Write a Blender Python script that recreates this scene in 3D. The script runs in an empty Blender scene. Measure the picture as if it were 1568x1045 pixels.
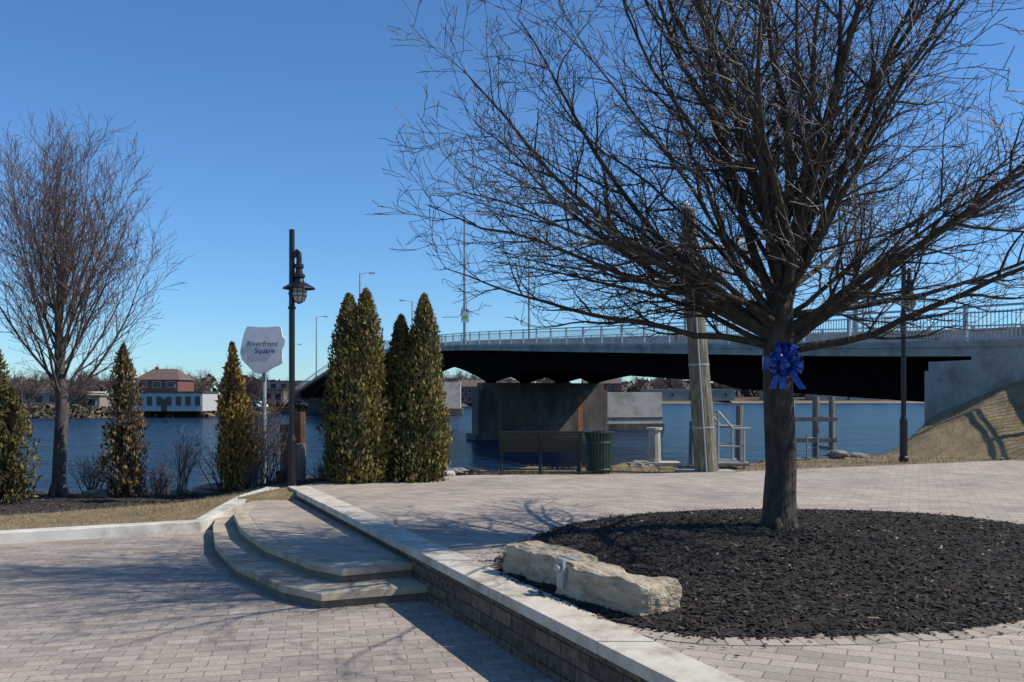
import bpy, math, random
from mathutils import Vector, Euler, noise as mn
R=random.Random(7)
scene=bpy.context.scene
scene.view_settings.view_transform='Standard'
try: scene.view_settings.look='None'
except Exception: pass
scene.view_settings.exposure=0

# ---------------------------------------------------------------- materials
def newmat(name):
    m=bpy.data.materials.new(name); m.use_nodes=True
    nt=m.node_tree; return m,nt,nt.nodes['Principled BSDF'],nt.nodes,nt.links
def ramp(nodes,cols):
    r=nodes.new('ShaderNodeValToRGB'); e=r.color_ramp.elements
    while len(e)<len(cols): e.new(0.5)
    for i,(p,c) in enumerate(cols):
        e[i].position=p; e[i].color=(c[0],c[1],c[2],1)
    return r
def noisy(name,c1,c2,scale=5,rough=.8,bump=.3,dist=.02,metal=0,stretch=(1,1,1),c3=None,bscale=None,detail=8,dirt=None,spec=None):
    m,nt,b,N,L=newmat(name)
    tc=N.new('ShaderNodeTexCoord'); mp=N.new('ShaderNodeMapping'); mp.inputs['Scale'].default_value=stretch
    L.new(tc.outputs['Object'],mp.inputs[0])
    n=N.new('ShaderNodeTexNoise'); n.inputs['Scale'].default_value=scale; n.inputs['Detail'].default_value=detail
    n.inputs['Roughness'].default_value=.65
    L.new(mp.outputs[0],n.inputs['Vector'])
    cols=[(.3,c1),(.7,c2)] if c3 is None else [(.28,c1),(.5,c2),(.72,c3)]
    r=ramp(N,cols); L.new(n.outputs[0],r.inputs[0]); out=r.outputs[0]
    if dirt:
        nd=N.new('ShaderNodeTexNoise'); nd.inputs['Scale'].default_value=dirt; nd.inputs['Detail'].default_value=12; nd.inputs['Roughness'].default_value=.75
        L.new(mp.outputs[0],nd.inputs['Vector']); rd=ramp(N,[(.36,(.58,.55,.5)),(.52,(1,1,1))]); L.new(nd.outputs[0],rd.inputs[0])
        mu=N.new('ShaderNodeMixRGB'); mu.blend_type='MULTIPLY'; mu.inputs[0].default_value=1; L.new(out,mu.inputs[1]); L.new(rd.outputs[0],mu.inputs[2]); out=mu.outputs[0]
    L.new(out,b.inputs['Base Color'])
    b.inputs['Roughness'].default_value=rough; b.inputs['Metallic'].default_value=metal
    if spec is not None: b.inputs['Specular IOR Level'].default_value=spec
    if bump:
        n2=N.new('ShaderNodeTexNoise'); n2.inputs['Scale'].default_value=bscale or scale*4; n2.inputs['Detail'].default_value=8
        L.new(mp.outputs[0],n2.inputs['Vector'])
        bp=N.new('ShaderNodeBump'); bp.inputs['Strength'].default_value=bump; bp.inputs['Distance'].default_value=dist
        L.new(n2.outputs[0],bp.inputs['Height']); L.new(bp.outputs[0],b.inputs['Normal'])
    return m
def pavers(name,c1,c2,mort,rot=0,w=.3,h=.15,mor=.006):
    m,nt,b,N,L=newmat(name)
    tc=N.new('ShaderNodeTexCoord'); mp=N.new('ShaderNodeMapping'); mp.inputs['Rotation'].default_value=(0,0,rot)
    L.new(tc.outputs['Object'],mp.inputs[0])
    br=N.new('ShaderNodeTexBrick'); br.inputs['Scale'].default_value=1
    br.inputs['Color1'].default_value=(*c1,1); br.inputs['Color2'].default_value=(*c2,1); br.inputs['Mortar'].default_value=(*mort,1)
    br.inputs['Mortar Size'].default_value=mor; br.inputs['Brick Width'].default_value=w; br.inputs['Row Height'].default_value=h
    br.inputs['Mortar Smooth'].default_value=.3
    L.new(mp.outputs[0],br.inputs['Vector'])
    n=N.new('ShaderNodeTexNoise'); n.inputs['Scale'].default_value=.5; n.inputs['Detail'].default_value=12; n.inputs['Roughness'].default_value=.75
    L.new(tc.outputs['Object'],n.inputs['Vector'])
    r=ramp(N,[(.3,(.66,.65,.66)),(.5,(.97,.96,.94)),(.7,(1.18,1.15,1.10))]); L.new(n.outputs[0],r.inputs[0])
    n3=N.new('ShaderNodeTexNoise'); n3.inputs['Scale'].default_value=50; n3.inputs['Detail'].default_value=3
    L.new(tc.outputs['Object'],n3.inputs['Vector'])
    r3=ramp(N,[(.3,(.76,.76,.76)),(.7,(1.15,1.15,1.15))]); L.new(n3.outputs[0],r3.inputs[0])
    mx=N.new('ShaderNodeMixRGB'); mx.blend_type='MULTIPLY'; mx.inputs[0].default_value=1
    L.new(br.outputs['Color'],mx.inputs[1]); L.new(r.outputs[0],mx.inputs[2])
    mx2=N.new('ShaderNodeMixRGB'); mx2.blend_type='MULTIPLY'; mx2.inputs[0].default_value=1
    L.new(mx.outputs[0],mx2.inputs[1]); L.new(r3.outputs[0],mx2.inputs[2])
    L.new(mx2.outputs[0],b.inputs['Base Color']); b.inputs['Roughness'].default_value=.85
    bp=N.new('ShaderNodeBump'); bp.inputs['Strength'].default_value=.5; bp.inputs['Distance'].default_value=.004; bp.invert=True
    L.new(br.outputs['Fac'],bp.inputs['Height']); L.new(bp.outputs[0],b.inputs['Normal'])
    return m
def plain(name,c,rough=.6,metal=0):
    return noisy(name,tuple(x*.85 for x in c),tuple(min(1,x*1.12) for x in c),scale=6,rough=rough,bump=.08,dist=.003,metal=metal)
def colattr(name,rough=.8):
    m,nt,b,N,L=newmat(name)
    a=N.new('ShaderNodeAttribute'); a.attribute_name='Col'
    L.new(a.outputs['Color'],b.inputs['Base Color']); b.inputs['Roughness'].default_value=rough
    return m

M_pav=pavers('terrace_pavers',(.47,.385,.305),(.33,.27,.215),(.21,.175,.14),rot=math.radians(24),w=.28,h=.14)
M_pav2=pavers('plaza_pavers',(.41,.34,.275),(.29,.24,.195),(.19,.155,.125),rot=math.radians(-12),w=.28,h=.14)
M_cap=noisy('coping_stone',(.48,.42,.325),(.64,.575,.465),scale=4,rough=.8,bump=.3,dist=.006,dirt=2.2)
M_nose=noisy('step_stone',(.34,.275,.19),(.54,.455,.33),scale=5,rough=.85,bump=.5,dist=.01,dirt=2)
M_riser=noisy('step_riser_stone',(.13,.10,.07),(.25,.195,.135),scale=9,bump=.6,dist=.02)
M_white=noisy('curb_concrete',(.56,.52,.44),(.70,.66,.58),scale=3,bump=.15,dist=.004,dirt=1.2)
M_mulch=noisy('mulch',(.008,.006,.0045),(.022,.016,.011),scale=30,c3=(.045,.033,.023),rough=1,bump=1,dist=.04,bscale=45)
M_lime=noisy('limestone',(.20,.145,.085),(.40,.32,.215),scale=4,c3=(.52,.45,.34),rough=.9,bump=1,dist=.04,bscale=11)
M_bark=noisy('bark_dark',(.016,.012,.009),(.052,.04,.029),scale=14,stretch=(1,1,.25),rough=.9,bump=1,dist=.04,c3=(.105,.09,.055),bscale=22)
M_twig=noisy('bark_twig',(.022,.015,.011),(.10,.07,.05),scale=7,rough=.55,bump=0)
M_bark2=noisy('bark_grey',(.05,.04,.033),(.13,.105,.088),scale=14,stretch=(1,1,.3),rough=.9,bump=.7,dist=.015)
M_twig2=noisy('bark_twig_reddish',(.085,.043,.031),(.20,.115,.088),scale=5,rough=.7,bump=0)
M_black=noisy('black_paint',(.006,.006,.007),(.012,.012,.013),scale=8,rough=.4,bump=.05,dist=.002)
M_green=noisy('green_paint',(.007,.028,.018),(.012,.045,.03),scale=8,rough=.45,bump=.05,dist=.002)
M_dgreen=noisy('bench_green_paint',(.004,.014,.010),(.008,.022,.017),scale=8,rough=.5,bump=.05,dist=.002)
M_conc=noisy('concrete',(.28,.26,.22),(.44,.415,.36),scale=1.2,bump=.3,dist=.01,rough=.85,dirt=.5)
M_concl=noisy('weathered_concrete_pale',(.42,.38,.30),(.58,.53,.44),scale=1.0,bump=.3,dist=.01,rough=.85,dirt=.4)
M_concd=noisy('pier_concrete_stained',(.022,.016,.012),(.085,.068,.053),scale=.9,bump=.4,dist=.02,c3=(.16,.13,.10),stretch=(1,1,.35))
M_rust=noisy('rust_stain',(.20,.07,.025),(.32,.15,.07),scale=3,bump=.2)
M_rail=noisy('rail_galvanised',(.28,.33,.37),(.40,.45,.49),scale=3,bump=0,rough=.5,metal=.1)
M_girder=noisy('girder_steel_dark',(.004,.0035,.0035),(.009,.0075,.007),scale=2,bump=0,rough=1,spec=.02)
M_galv=noisy('galvanised_pole',(.26,.28,.28),(.38,.40,.40),scale=4,bump=0,rough=.45,metal=.2)
M_pole=noisy('weathered_pole',(.05,.048,.028),(.14,.128,.08),scale=5,c3=(.29,.275,.21),bump=.6,dist=.015,stretch=(2,2,.5))
M_whitep=plain('white_paint',(.78,.78,.77),.5)
M_blue=noisy('blue_ribbon',(.003,.02,.16),(.008,.06,.38),scale=30,rough=.25,bump=.2,dist=.004)
M_navy=plain('navy_lettering',(.03,.05,.16))
M_wood=noisy('weathered_wood',(.10,.088,.07),(.26,.23,.19),scale=6,stretch=(2,2,.3),bump=.6,dist=.01)
M_brown=noisy('rusty_steel',(.05,.025,.016),(.12,.06,.036),scale=7,bump=.4,dist=.01)
M_brick=plain('red_brick',(.18,.07,.048))
M_roofd=noisy('shingle_dark',(.05,.045,.04),(.09,.08,.075),scale=4,bump=.2)
M_roofr=noisy('shingle_brown',(.09,.06,.045),(.15,.10,.075),scale=4,bump=.2)
M_glass=plain('window_dark',(.02,.025,.03),.15)
M_side=plain('siding_white',(.48,.47,.44))
M_sideb=plain('siding_beige',(.28,.24,.19))
M_sider=plain('siding_red',(.26,.04,.03))
M_asph=noisy('asphalt',(.04,.04,.04),(.06,.06,.06),scale=20,bump=.2)
M_rock=noisy('shore_rock',(.10,.09,.075),(.27,.25,.21),scale=3,bump=.9,dist=.04)
M_grey=plain('grey_paint',(.30,.32,.33))
M_yel=plain('sign_yellow_green',(.45,.6,.03))
M_redp=plain('sign_red',(.3,.03,.03)); M_bluep=plain('sign_blue',(.04,.07,.22))
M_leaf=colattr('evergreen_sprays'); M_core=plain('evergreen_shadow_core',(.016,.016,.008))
M_grassb=colattr('dry_grass_blades'); M_chip=colattr('mulch_chips',1.0)
M_lens=plain('lamp_glass',(.45,.46,.44),.2)

# ---------------------------------------------------------------- mesh builder
class MB:
    def __init__(s): s.v=[];s.f=[];s.m=[]
    def add(s,vs,fs,mi=0):
        o=len(s.v); s.v.extend([tuple(p) for p in vs])
        for f in fs: s.f.append(tuple(i+o for i in f)); s.m.append(mi)
    def box(s,c,sz,mi=0,rz=0,rx=0,ry=0):
        hx,hy,hz=sz[0]/2,sz[1]/2,sz[2]/2; vs=[]
        E=Euler((rx,ry,rz)).to_matrix()
        for dz in(-hz,hz):
            for dx,dy in((-hx,-hy),(hx,-hy),(hx,hy),(-hx,hy)):
                vs.append(Vector(c)+E@Vector((dx,dy,dz)))
        s.add(vs,[(0,3,2,1),(4,5,6,7),(0,1,5,4),(1,2,6,5),(2,3,7,6),(3,0,4,7)],mi)
    def tube(s,pts,rad,n=6,mi=0,cap=True):
        pts=[Vector(p) for p in pts]; N=len(pts)
        t0=(pts[-1]-pts[0]); t0=t0.normalized() if t0.length>1e-6 else Vector((0,0,1))
        ref=Vector((0,0,1)) if abs(t0.z)<.8 else Vector((1,0,0))
        vs=[]
        for i in range(N):
            t=(pts[min(i+1,N-1)]-pts[max(i-1,0)])
            if t.length<1e-7: t=t0
            t=t.normalized(); u=t.cross(ref)
            if u.length<1e-4: u=t.cross(Vector((0,1,0)))
            u.normalize(); w=t.cross(u)
            for k in range(n):
                a=2*math.pi*k/n; vs.append(pts[i]+(u*math.cos(a)+w*math.sin(a))*rad[i])
        fs=[]
        for i in range(N-1):
            for k in range(n):
                k2=(k+1)%n; fs.append((i*n+k,i*n+k2,(i+1)*n+k2,(i+1)*n+k))
        if cap and n>3: fs.append(tuple(range(n))[::-1]); fs.append(tuple((N-1)*n+k for k in range(n)))
        s.add(vs,fs,mi)
    def cyl(s,p0,p1,r0,r1=None,n=12,mi=0): s.tube([p0,p1],[r0,r0 if r1 is None else r1],n,mi)
    def prism(s,poly,z0,z1,mt=0,ms=None):
        ms=mt if ms is None else ms; n=len(poly)
        A=sum(poly[i][0]*poly[(i+1)%n][1]-poly[(i+1)%n][0]*poly[i][1] for i in range(n))
        if A<0: poly=poly[::-1]
        s.add([(x,y,z1) for x,y in poly],[tuple(range(n))],mt)
        s.add([(x,y,z0) for x,y in poly]+[(x,y,z1) for x,y in poly],[(i,(i+1)%n,n+(i+1)%n,n+i) for i in range(n)],ms)
    def lathe(s,cx,cy,prof,n=20,mi=0):
        vs=[];N=len(prof)
        for r,z in prof:
            for k in range(n):
                a=2*math.pi*k/n; vs.append((cx+r*math.cos(a),cy+r*math.sin(a),z))
        fs=[]
        for i in range(N-1):
            for k in range(n):
                k2=(k+1)%n; fs.append((i*n+k,i*n+k2,(i+1)*n+k2,(i+1)*n+k))
        s.add(vs,fs,mi)
    def build(s,name,mats,smooth=False,parent=None,loc=None,cols=None,bevel=0):
        me=bpy.data.meshes.new(name); me.from_pydata(s.v,[],s.f)
        for m in mats: me.materials.append(m)
        me.polygons.foreach_set('material_index',s.m)
        if smooth: me.polygons.foreach_set('use_smooth',[True]*len(s.f))
        if cols:
            ca=me.color_attributes.new('Col','FLOAT_COLOR','POINT')
            ca.data.foreach_set('color',[x for c in cols for x in (c[0],c[1],c[2],1)])
        me.update()
        o=bpy.data.objects.new(name,me); bpy.context.collection.objects.link(o)
        if loc: o.location=loc
        if parent: o.parent=parent
        if bevel:
            b=o.modifiers.new('bev','BEVEL'); b.width=bevel; b.segments=2; b.limit_method='ANGLE'
        return o

def interp(x,P):
    if x<=P[0][0]: return P[0][1]
    for i in range(len(P)-1):
        if x<=P[i+1][0]:
            t=(x-P[i][0])/(P[i+1][0]-P[i][0]); return P[i][1]+t*(P[i+1][1]-P[i][1])
    return P[-1][1]
def sm(t): t=max(0,min(1,t)); return t*t*(3-2*t)
def inpoly(x,y,P):
    c=False;n=len(P)
    for i in range(n):
        x1,y1=P[i];x2,y2=P[(i+1)%n]
        if (y1>y)!=(y2>y) and x<(x2-x1)*(y-y1)/(y2-y1)+x1: c=not c
    return c
def dpl(x,y,P,closed=False):
    d=1e9;n=len(P)
    for i in range(n if closed else n-1):
        x1,y1=P[i];x2,y2=P[(i+1)%n];dx,dy=x2-x1,y2-y1
        t=max(0,min(1,((x-x1)*dx+(y-y1)*dy)/(dx*dx+dy*dy)))
        d=min(d,math.hypot(x-x1-t*dx,y-y1-t*dy))
    return d

# ---------------------------------------------------------------- layout
XR=lambda y:1.30-.444*(y-5.25)
XL=lambda y:XR(y)-.35
BX=lambda y:24.88-.3527*y
TER=[(XL(-8)+.1,-8),(XL(16.4)+.1,16.4),(-3.7,17.1),(-2.9,17.7),(-.86,18.8),(1.57,18.9),(5,19.7),(13,23.3),(15.6,20),(17.6,12),(19.5,0),(20,-8)]
PLZ=[(XL(-8)+.2,-8),(XL(15.5)+.2,15.5),(-4.5,15.6),(-4.65,14.2),(-7.25,12.95),(-16,8.9),(-30,3),(-30,-8)]
TOE=[(8.5,25.6),(10,24.9),(13,23.7),(16,20.1),(18,12),(20,0),(20.5,-8)]
HILL=TOE+[(60,-8),(60,60),(8.5,60)]
LIP=[(-3000,18.6),(-8,18.7),(-4,19.0),(-1,20.2),(5,22),(9,24.4),(12,27),(14,30.5),(17,31.5),(30,30),(3000,30)]
FAR=[(-3000,120),(-75,150),(-54,160),(-47,203),(-25,290),(30,400),(120,430),(600,420),(3000,400)]
WZ=-2.2
def gz(x,y):
    lip=interp(x,LIP); far=interp(x,FAR)
    if y<=lip+5:
        z=-.02
        if x<-3.3 : z=-.02-.3*max(sm((-3.9-x)/2.5),sm((16.2-y)/1.8) if x<-3.9 else 0)
        z+=.025*mn.noise(Vector((x*.7,y*.7,0)))-.01
        if inpoly(x,y,HILL):
            dt=dpl(x,y,TOE); s=max(0,.943*(BX(y)-x))
            wz=min(3.1,1.2+.35*(30-y))
            z=max(z,min(.62*dt,wz-.55*s)+.10*mn.noise(Vector((x*.8,y*.8,3)))+.05*mn.noise(Vector((x*3,y*3,3))))
        if inpoly(x,y,TER) and dpl(x,y,TER,True)>.3: z=-.35
        if inpoly(x,y,PLZ):
            z=-.75
        if y>lip:
            t=(y-lip)/4.0; z=z+(-3.6-z)*sm(t)+.15*mn.noise(Vector((x*1.3,y*1.3,1)))
        return z
    if y<far-4: return -3.6
    t=(y-far+4)/7
    hi=-1.3+min(1.6,max(0,(y-far-8)*.03))
    return -3.6+(hi+3.6)*sm(t)+.3*mn.noise(Vector((x*.05,y*.05,0)))
def axis(a,b,st,lo,hi,gl,gh):
    r=[a+i*st for i in range(int((b-a)/st)+1)]
    s=st;x=a
    L=[]
    while x>lo: s*=gl;x-=s;L.append(x)
    s=st;x=r[-1];H=[]
    while x<hi: s*=gh;x+=s;H.append(x)
    return L[::-1]+r+H
xs=axis(-16,20,.2,-3500,3500,1.1,1.1); ys=axis(8,33,.2,-400,4500,1.2,1.05)
mb=MB(); A1=[];A2=[]
MUL=[(-30,10),(-12,14.3),(-8,15.2),(-6.6,16.4),(-4.9,17.6),(-3.9,16.8)]
for y in ys:
    for x in xs:
        mb.v.append((x,y,gz(x,y)))
        lip=interp(x,LIP); far=interp(x,FAR)
        m1=1.0 if (x<-.7 and y>interp(x,MUL) and y<lip+1) else (0.55 if y>far else 0.0)
        m2=sm((y-lip-.3)/.8) if y<60 else (1.0 if y<far+1 else 0)
        A1.append(m1);A2.append(m2)
nx=len(xs)
for j in range(len(ys)-1):
    for i in range(nx-1):
        a=j*nx+i; mb.f.append((a,a+1,a+nx+1,a+nx)); mb.m.append(0)
m,nt,b,N,L=newmat('ground_surface')
tc=N.new('ShaderNodeTexCoord')
def nz(sc,cols,det=8):
    n=N.new('ShaderNodeTexNoise');n.inputs['Scale'].default_value=sc;n.inputs['Detail'].default_value=det;n.inputs['Roughness'].default_value=.7
    L.new(tc.outputs['Object'],n.inputs['Vector']); r=ramp(N,cols);L.new(n.outputs[0],r.inputs[0]);return n,r
n1,rg=nz(1.6,[(.3,(.14,.10,.05)),(.5,(.25,.18,.092)),(.7,(.35,.265,.145))],12)
n2,rm=nz(25,[(.3,(.012,.009,.007)),(.7,(.055,.04,.03))])
n3,rr=nz(4,[(.3,(.03,.026,.022)),(.7,(.13,.115,.09))])
n4,rv_=nz(5,[(0,(0,0,0)),(1,(1,1,1))])
def mask(attr):
    a=N.new('ShaderNodeAttribute');a.attribute_name=attr
    ad=N.new('ShaderNodeMath');ad.operation='ADD';L.new(a.outputs['Fac'],ad.inputs[0]);L.new(rv_.outputs[0],ad.inputs[1])
    g=N.new('ShaderNodeMapRange');g.inputs['From Min'].default_value=.93;g.inputs['From Max'].default_value=1.07;L.new(ad.outputs[0],g.inputs['Value']);return g
k1=mask('m1');k2=mask('m2')
mx=N.new('ShaderNodeMixRGB');L.new(k1.outputs[0],mx.inputs[0]);L.new(rg.outputs[0],mx.inputs[1]);L.new(rm.outputs[0],mx.inputs[2])
mx2=N.new('ShaderNodeMixRGB');L.new(k2.outputs[0],mx2.inputs[0]);L.new(mx.outputs[0],mx2.inputs[1]);L.new(rr.outputs[0],mx2.inputs[2])
L.new(mx2.outputs[0],b.inputs['Base Color']);b.inputs['Roughness'].default_value=.95
bp=N.new('ShaderNodeBump');bp.inputs['Strength'].default_value=.9;bp.inputs['Distance'].default_value=.05;L.new(n2.outputs[0],bp.inputs['Height']);L.new(bp.outputs[0],b.inputs['Normal'])
g=mb.build('ground',[m],smooth=True)
for nm,A in(('m1',A1),('m2',A2)):
    at=g.data.attributes.new(nm,'FLOAT','POINT'); at.data.foreach_set('value',A)

# water
m,nt,b,N,L=newmat('river_water_surface')
b.inputs['Roughness'].default_value=.2; b.inputs['IOR'].default_value=1.33
b.inputs['Specular IOR Level'].default_value=.09
tc=N.new('ShaderNodeTexCoord')
def wn(sc,st,det):
    mp=N.new('ShaderNodeMapping');mp.inputs['Scale'].default_value=st;mp.inputs['Rotation'].default_value=(0,0,.15);L.new(tc.outputs['Object'],mp.inputs[0])
    n=N.new('ShaderNodeTexNoise');n.inputs['Scale'].default_value=sc;n.inputs['Detail'].default_value=det;n.inputs['Roughness'].default_value=.62;L.new(mp.outputs[0],n.inputs['Vector']);return n
na=wn(1.6,(.5,1,1),6);nb=wn(.35,(.35,1,1),8)
ad=N.new('ShaderNodeMath');ad.operation='MULTIPLY_ADD';L.new(nb.outputs[0],ad.inputs[0]);ad.inputs[1].default_value=2.2;L.new(na.outputs[0],ad.inputs[2])
bp=N.new('ShaderNodeBump');bp.inputs['Strength'].default_value=1;bp.inputs['Distance'].default_value=1.6;L.new(ad.outputs[0],bp.inputs['Height']);L.new(bp.outputs[0],b.inputs['Normal'])
nc=wn(1.1,(.22,1,1),10)
rw=ramp(N,[(.40,(.003,.013,.038)),(.54,(.008,.034,.088)),(.66,(.026,.078,.16))]);L.new(nc.outputs[0],rw.inputs[0]);L.new(rw.outputs[0],b.inputs['Base Color'])
w=MB(); w.add([(-3500,17,WZ),(3500,17,WZ),(3500,470,WZ),(-3500,470,WZ)],[(0,1,2,3)]); w.build('river_water',[m])

# pavements
p=MB(); p.prism(TER,-.6,0,0,1); p.build('terrace_pavement',[M_pav,M_riser])
p=MB(); p.prism(PLZ,-.6,-.45,0,0); p.build('plaza_pavement',[M_pav2])
# retaining wall + coping
w=MB()
w.prism([(XL(-8),-8),(XL(16.3),16.3),(XR(16.3)-.02,16.3),(XR(-8)-.02,-8)],-.5,-.066,0,0)
y=-7.9; ln=1.55
while y<16.3:
    y1=min(y+ln-.010,16.34)
    w.prism([(XL(y)-.035,y),(XL(y1)-.035,y1),(XR(y1),y1),(XR(y),y)],-.065,.022+R.uniform(-.003,.003),1,1)
    y+=ln
mw,ntw,bw,Nw,Lw=newmat('retaining_wall_stone')
tcw=Nw.new('ShaderNodeTexCoord'); sx=Nw.new('ShaderNodeSeparateXYZ'); Lw.new(tcw.outputs['Object'],sx.inputs[0])
cx=Nw.new('ShaderNodeCombineXYZ'); Lw.new(sx.outputs[1],cx.inputs[0]); Lw.new(sx.outputs[2],cx.inputs[1])
brw=Nw.new('ShaderNodeTexBrick'); brw.inputs['Scale'].default_value=1; brw.inputs['Brick Width'].default_value=.4; brw.inputs['Row Height'].default_value=.125
brw.inputs['Mortar Size'].default_value=.008
for k,c in(('Color1',(.18,.125,.08)),('Color2',(.09,.066,.045)),('Mortar',(.045,.036,.027))): brw.inputs[k].default_value=(*c,1)
Lw.new(cx.outputs[0],brw.inputs['Vector'])
nw=Nw.new('ShaderNodeTexNoise'); nw.inputs['Scale'].default_value=14; nw.inputs['Detail'].default_value=8; Lw.new(tcw.outputs['Object'],nw.inputs['Vector'])
rwn=ramp(Nw,[(.3,(.5,.5,.5)),(.7,(1.35,1.35,1.35))]); Lw.new(nw.outputs[0],rwn.inputs[0])
mm=Nw.new('ShaderNodeMixRGB'); mm.blend_type='MULTIPLY'; mm.inputs[0].default_value=1; Lw.new(brw.outputs['Color'],mm.inputs[1]); Lw.new(rwn.outputs[0],mm.inputs[2])
Lw.new(mm.outputs[0],bw.inputs['Base Color']); bw.inputs['Roughness'].default_value=.95
sb=Nw.new('ShaderNodeMath'); sb.operation='SUBTRACT'; Lw.new(nw.outputs[0],sb.inputs[0]); Lw.new(brw.outputs['Fac'],sb.inputs[1])
bpw=Nw.new('ShaderNodeBump'); bpw.inputs['Strength'].default_value=1; bpw.inputs['Distance'].default_value=.03; Lw.new(sb.outputs[0],bpw.inputs['Height']); Lw.new(bpw.outputs[0],bw.inputs['Normal'])
w.build('retaining_wall',[mw,M_cap],bevel=.008)
# steps
def inset(P,dst):
    n=len(P);out=[]
    A=sum(P[i][0]*P[(i+1)%n][1]-P[(i+1)%n][0]*P[i][1] for i in range(n)); sg=1 if A>0 else -1
    for i in range(n):
        p0=Vector(P[i-1]);p1=Vector(P[i]);p2=Vector(P[(i+1)%n])
        a=(p1-p0).normalized();c=(p2-p1).normalized()
        na=Vector((-a.y,a.x))*sg;nc=Vector((-c.y,c.x))*sg
        bis=(na+nc);bis=bis/max(.3,bis.length_squared)*2
        q=p1+bis*dst;out.append((q.x,q.y))
    return out
land=[(XL(9.83)+.1,9.83),(-1.75,9.44),(-2.15,9.78),(-2.97,10.95),(-3.65,12.3),(-4.19,13.77),(-4.42,15.0),(-4.42,16.5),(XL(16.3)+.02,16.6),(XL(16.3)+.1,16.3)]
stp=[(XL(9.38)+.1,9.38),(-1.87,8.95),(-2.35,9.35),(-3.18,10.5),(-3.9,12.0),(-4.45,13.6),(-4.72,14.6),(-4.7,15.6),(XL(15.6)+.1,15.6)]
s=MB()
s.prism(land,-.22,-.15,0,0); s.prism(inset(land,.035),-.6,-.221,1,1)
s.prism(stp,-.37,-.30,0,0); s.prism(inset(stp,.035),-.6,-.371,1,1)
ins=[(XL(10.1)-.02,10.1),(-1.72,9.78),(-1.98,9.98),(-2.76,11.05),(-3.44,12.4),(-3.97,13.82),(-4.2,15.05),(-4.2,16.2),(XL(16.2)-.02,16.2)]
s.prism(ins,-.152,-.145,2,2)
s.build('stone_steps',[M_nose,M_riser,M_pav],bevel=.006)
c=MB()
cp=[(-30,3.6,-.29),(-16,8.95,-.29),(-11,11.2,-.29),(-7.25,12.97,-.29),(-4.85,14.12,-.29),(-4.72,14.9,-.2),(-4.62,15.8,-.1),(-4.35,16.6,-.03)]
def sweep(mb,P,wd,th,mi=0):
    n=len(P);vs=[]
    for i in range(n):
        a=Vector(P[max(i-1,0)][:2]);bb=Vector(P[min(i+1,n-1)][:2]);t=(bb-a).normalized();nn=Vector((-t.y,t.x))*wd/2
        x,y,z=P[i]
        for q,zz in((nn,z),(-nn,z),(-nn,z-th),(nn,z-th)): vs.append((x+q.x,y+q.y,zz))
    fs=[]
    for i in range(n-1):
        for k in range(4): fs.append((i*4+k,i*4+(k+1)%4,(i+1)*4+(k+1)%4,(i+1)*4+k))
    fs.append((0,1,2,3));fs.append((n*4-1,n*4-2,n*4-3,n*4-4))
    mb.add(vs,fs,mi)
sweep(c,cp,.28,.3); c.build('concrete_curb',[M_white],bevel=.01)

# mulch bed
mp_=[(-.12,8.7),(0.19,10.3),(0.98,11.85),(2.35,12.8),(3.88,13.05),(5.6,12.6),(6.5,11.4),(6.9,10.),(6.4,8.5),(5.2,7.35),(3.75,6.65),(2.77,6.32),(1.62,6.2),(.95,6.45),(.35,7.3)]
def cr(P,k=8):
    n=len(P);o=[]
    for i in range(n):
        a,b_,c_,d_=[Vector(P[(i+j-1)%n]) for j in range(4)]
        for q in range(k):
            t=q/k;o.append(.5*((2*b_)+(c_-a)*t+(2*a-5*b_+4*c_-d_)*t*t+(3*b_-a-3*c_+d_)*t**3))
    return o
bd=cr(mp_); ctr=Vector((3.2,9.7))
bd=[ctr+(q-ctr)*(1+.012*mn.noise(Vector((q.x*2.5,q.y*2.5,8)))) for q in bd]
def mz(x,y,f): return .012+.14*(1-f**3)+.03*mn.noise(Vector((x*2,y*2,0)))*(1-f)+.03*mn.noise(Vector((x*9,y*9,0)))*(1-f**4)
b_=MB();NR=60
for i in range(NR+1):
    f=i/NR
    for q in bd:
        pt=ctr+(q-ctr)*f; b_.v.append((pt.x,pt.y,mz(pt.x,pt.y,f)))
nb_=len(bd)
for i in range(NR):
    for k in range(nb_):
        k2=(k+1)%nb_; b_.f.append((i*nb_+k,(i+1)*nb_+k,(i+1)*nb_+k2,i*nb_+k2)); b_.m.append(0)
b_.build('mulch_bed',[M_mulch],smooth=True)
sc_=MB();peri=[0]
for k in range(nb_): peri.append(peri[-1]+(bd[(k+1)%nb_]-bd[k]).length)
def onb(s_):
    s_=s_%peri[-1]
    for k in range(nb_):
        if s_<=peri[k+1]:
            t=(s_-peri[k])/(peri[k+1]-peri[k]);a=bd[k];b2=bd[(k+1)%nb_];d_=(b2-a).normalized();nn=Vector((d_.y,-d_.x))
            if nn.dot(a-ctr)<0: nn=-nn
            return a.lerp(b2,t),nn
s_=0
while s_<peri[-1]:
    a,na_=onb(s_+.004);b2,nb2=onb(s_+.116)
    if a.x>XR(a.y)+.25 and (a+na_*.2).x>XR(a.y)+.02:
        p4=[a-na_*.02,b2-nb2*.02,b2+nb2*.2,a+na_*.2]
        sc_.prism([tuple(q) for q in p4],.001,.005+R.random()*.002,R.randrange(2),0)
    s_+=.12
sc_.build('paver_edging',[plain('edging_paver_a',(.39,.32,.25),.85),plain('edging_paver_b',(.31,.255,.20),.85)])
ch=MB();cols=[]
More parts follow.
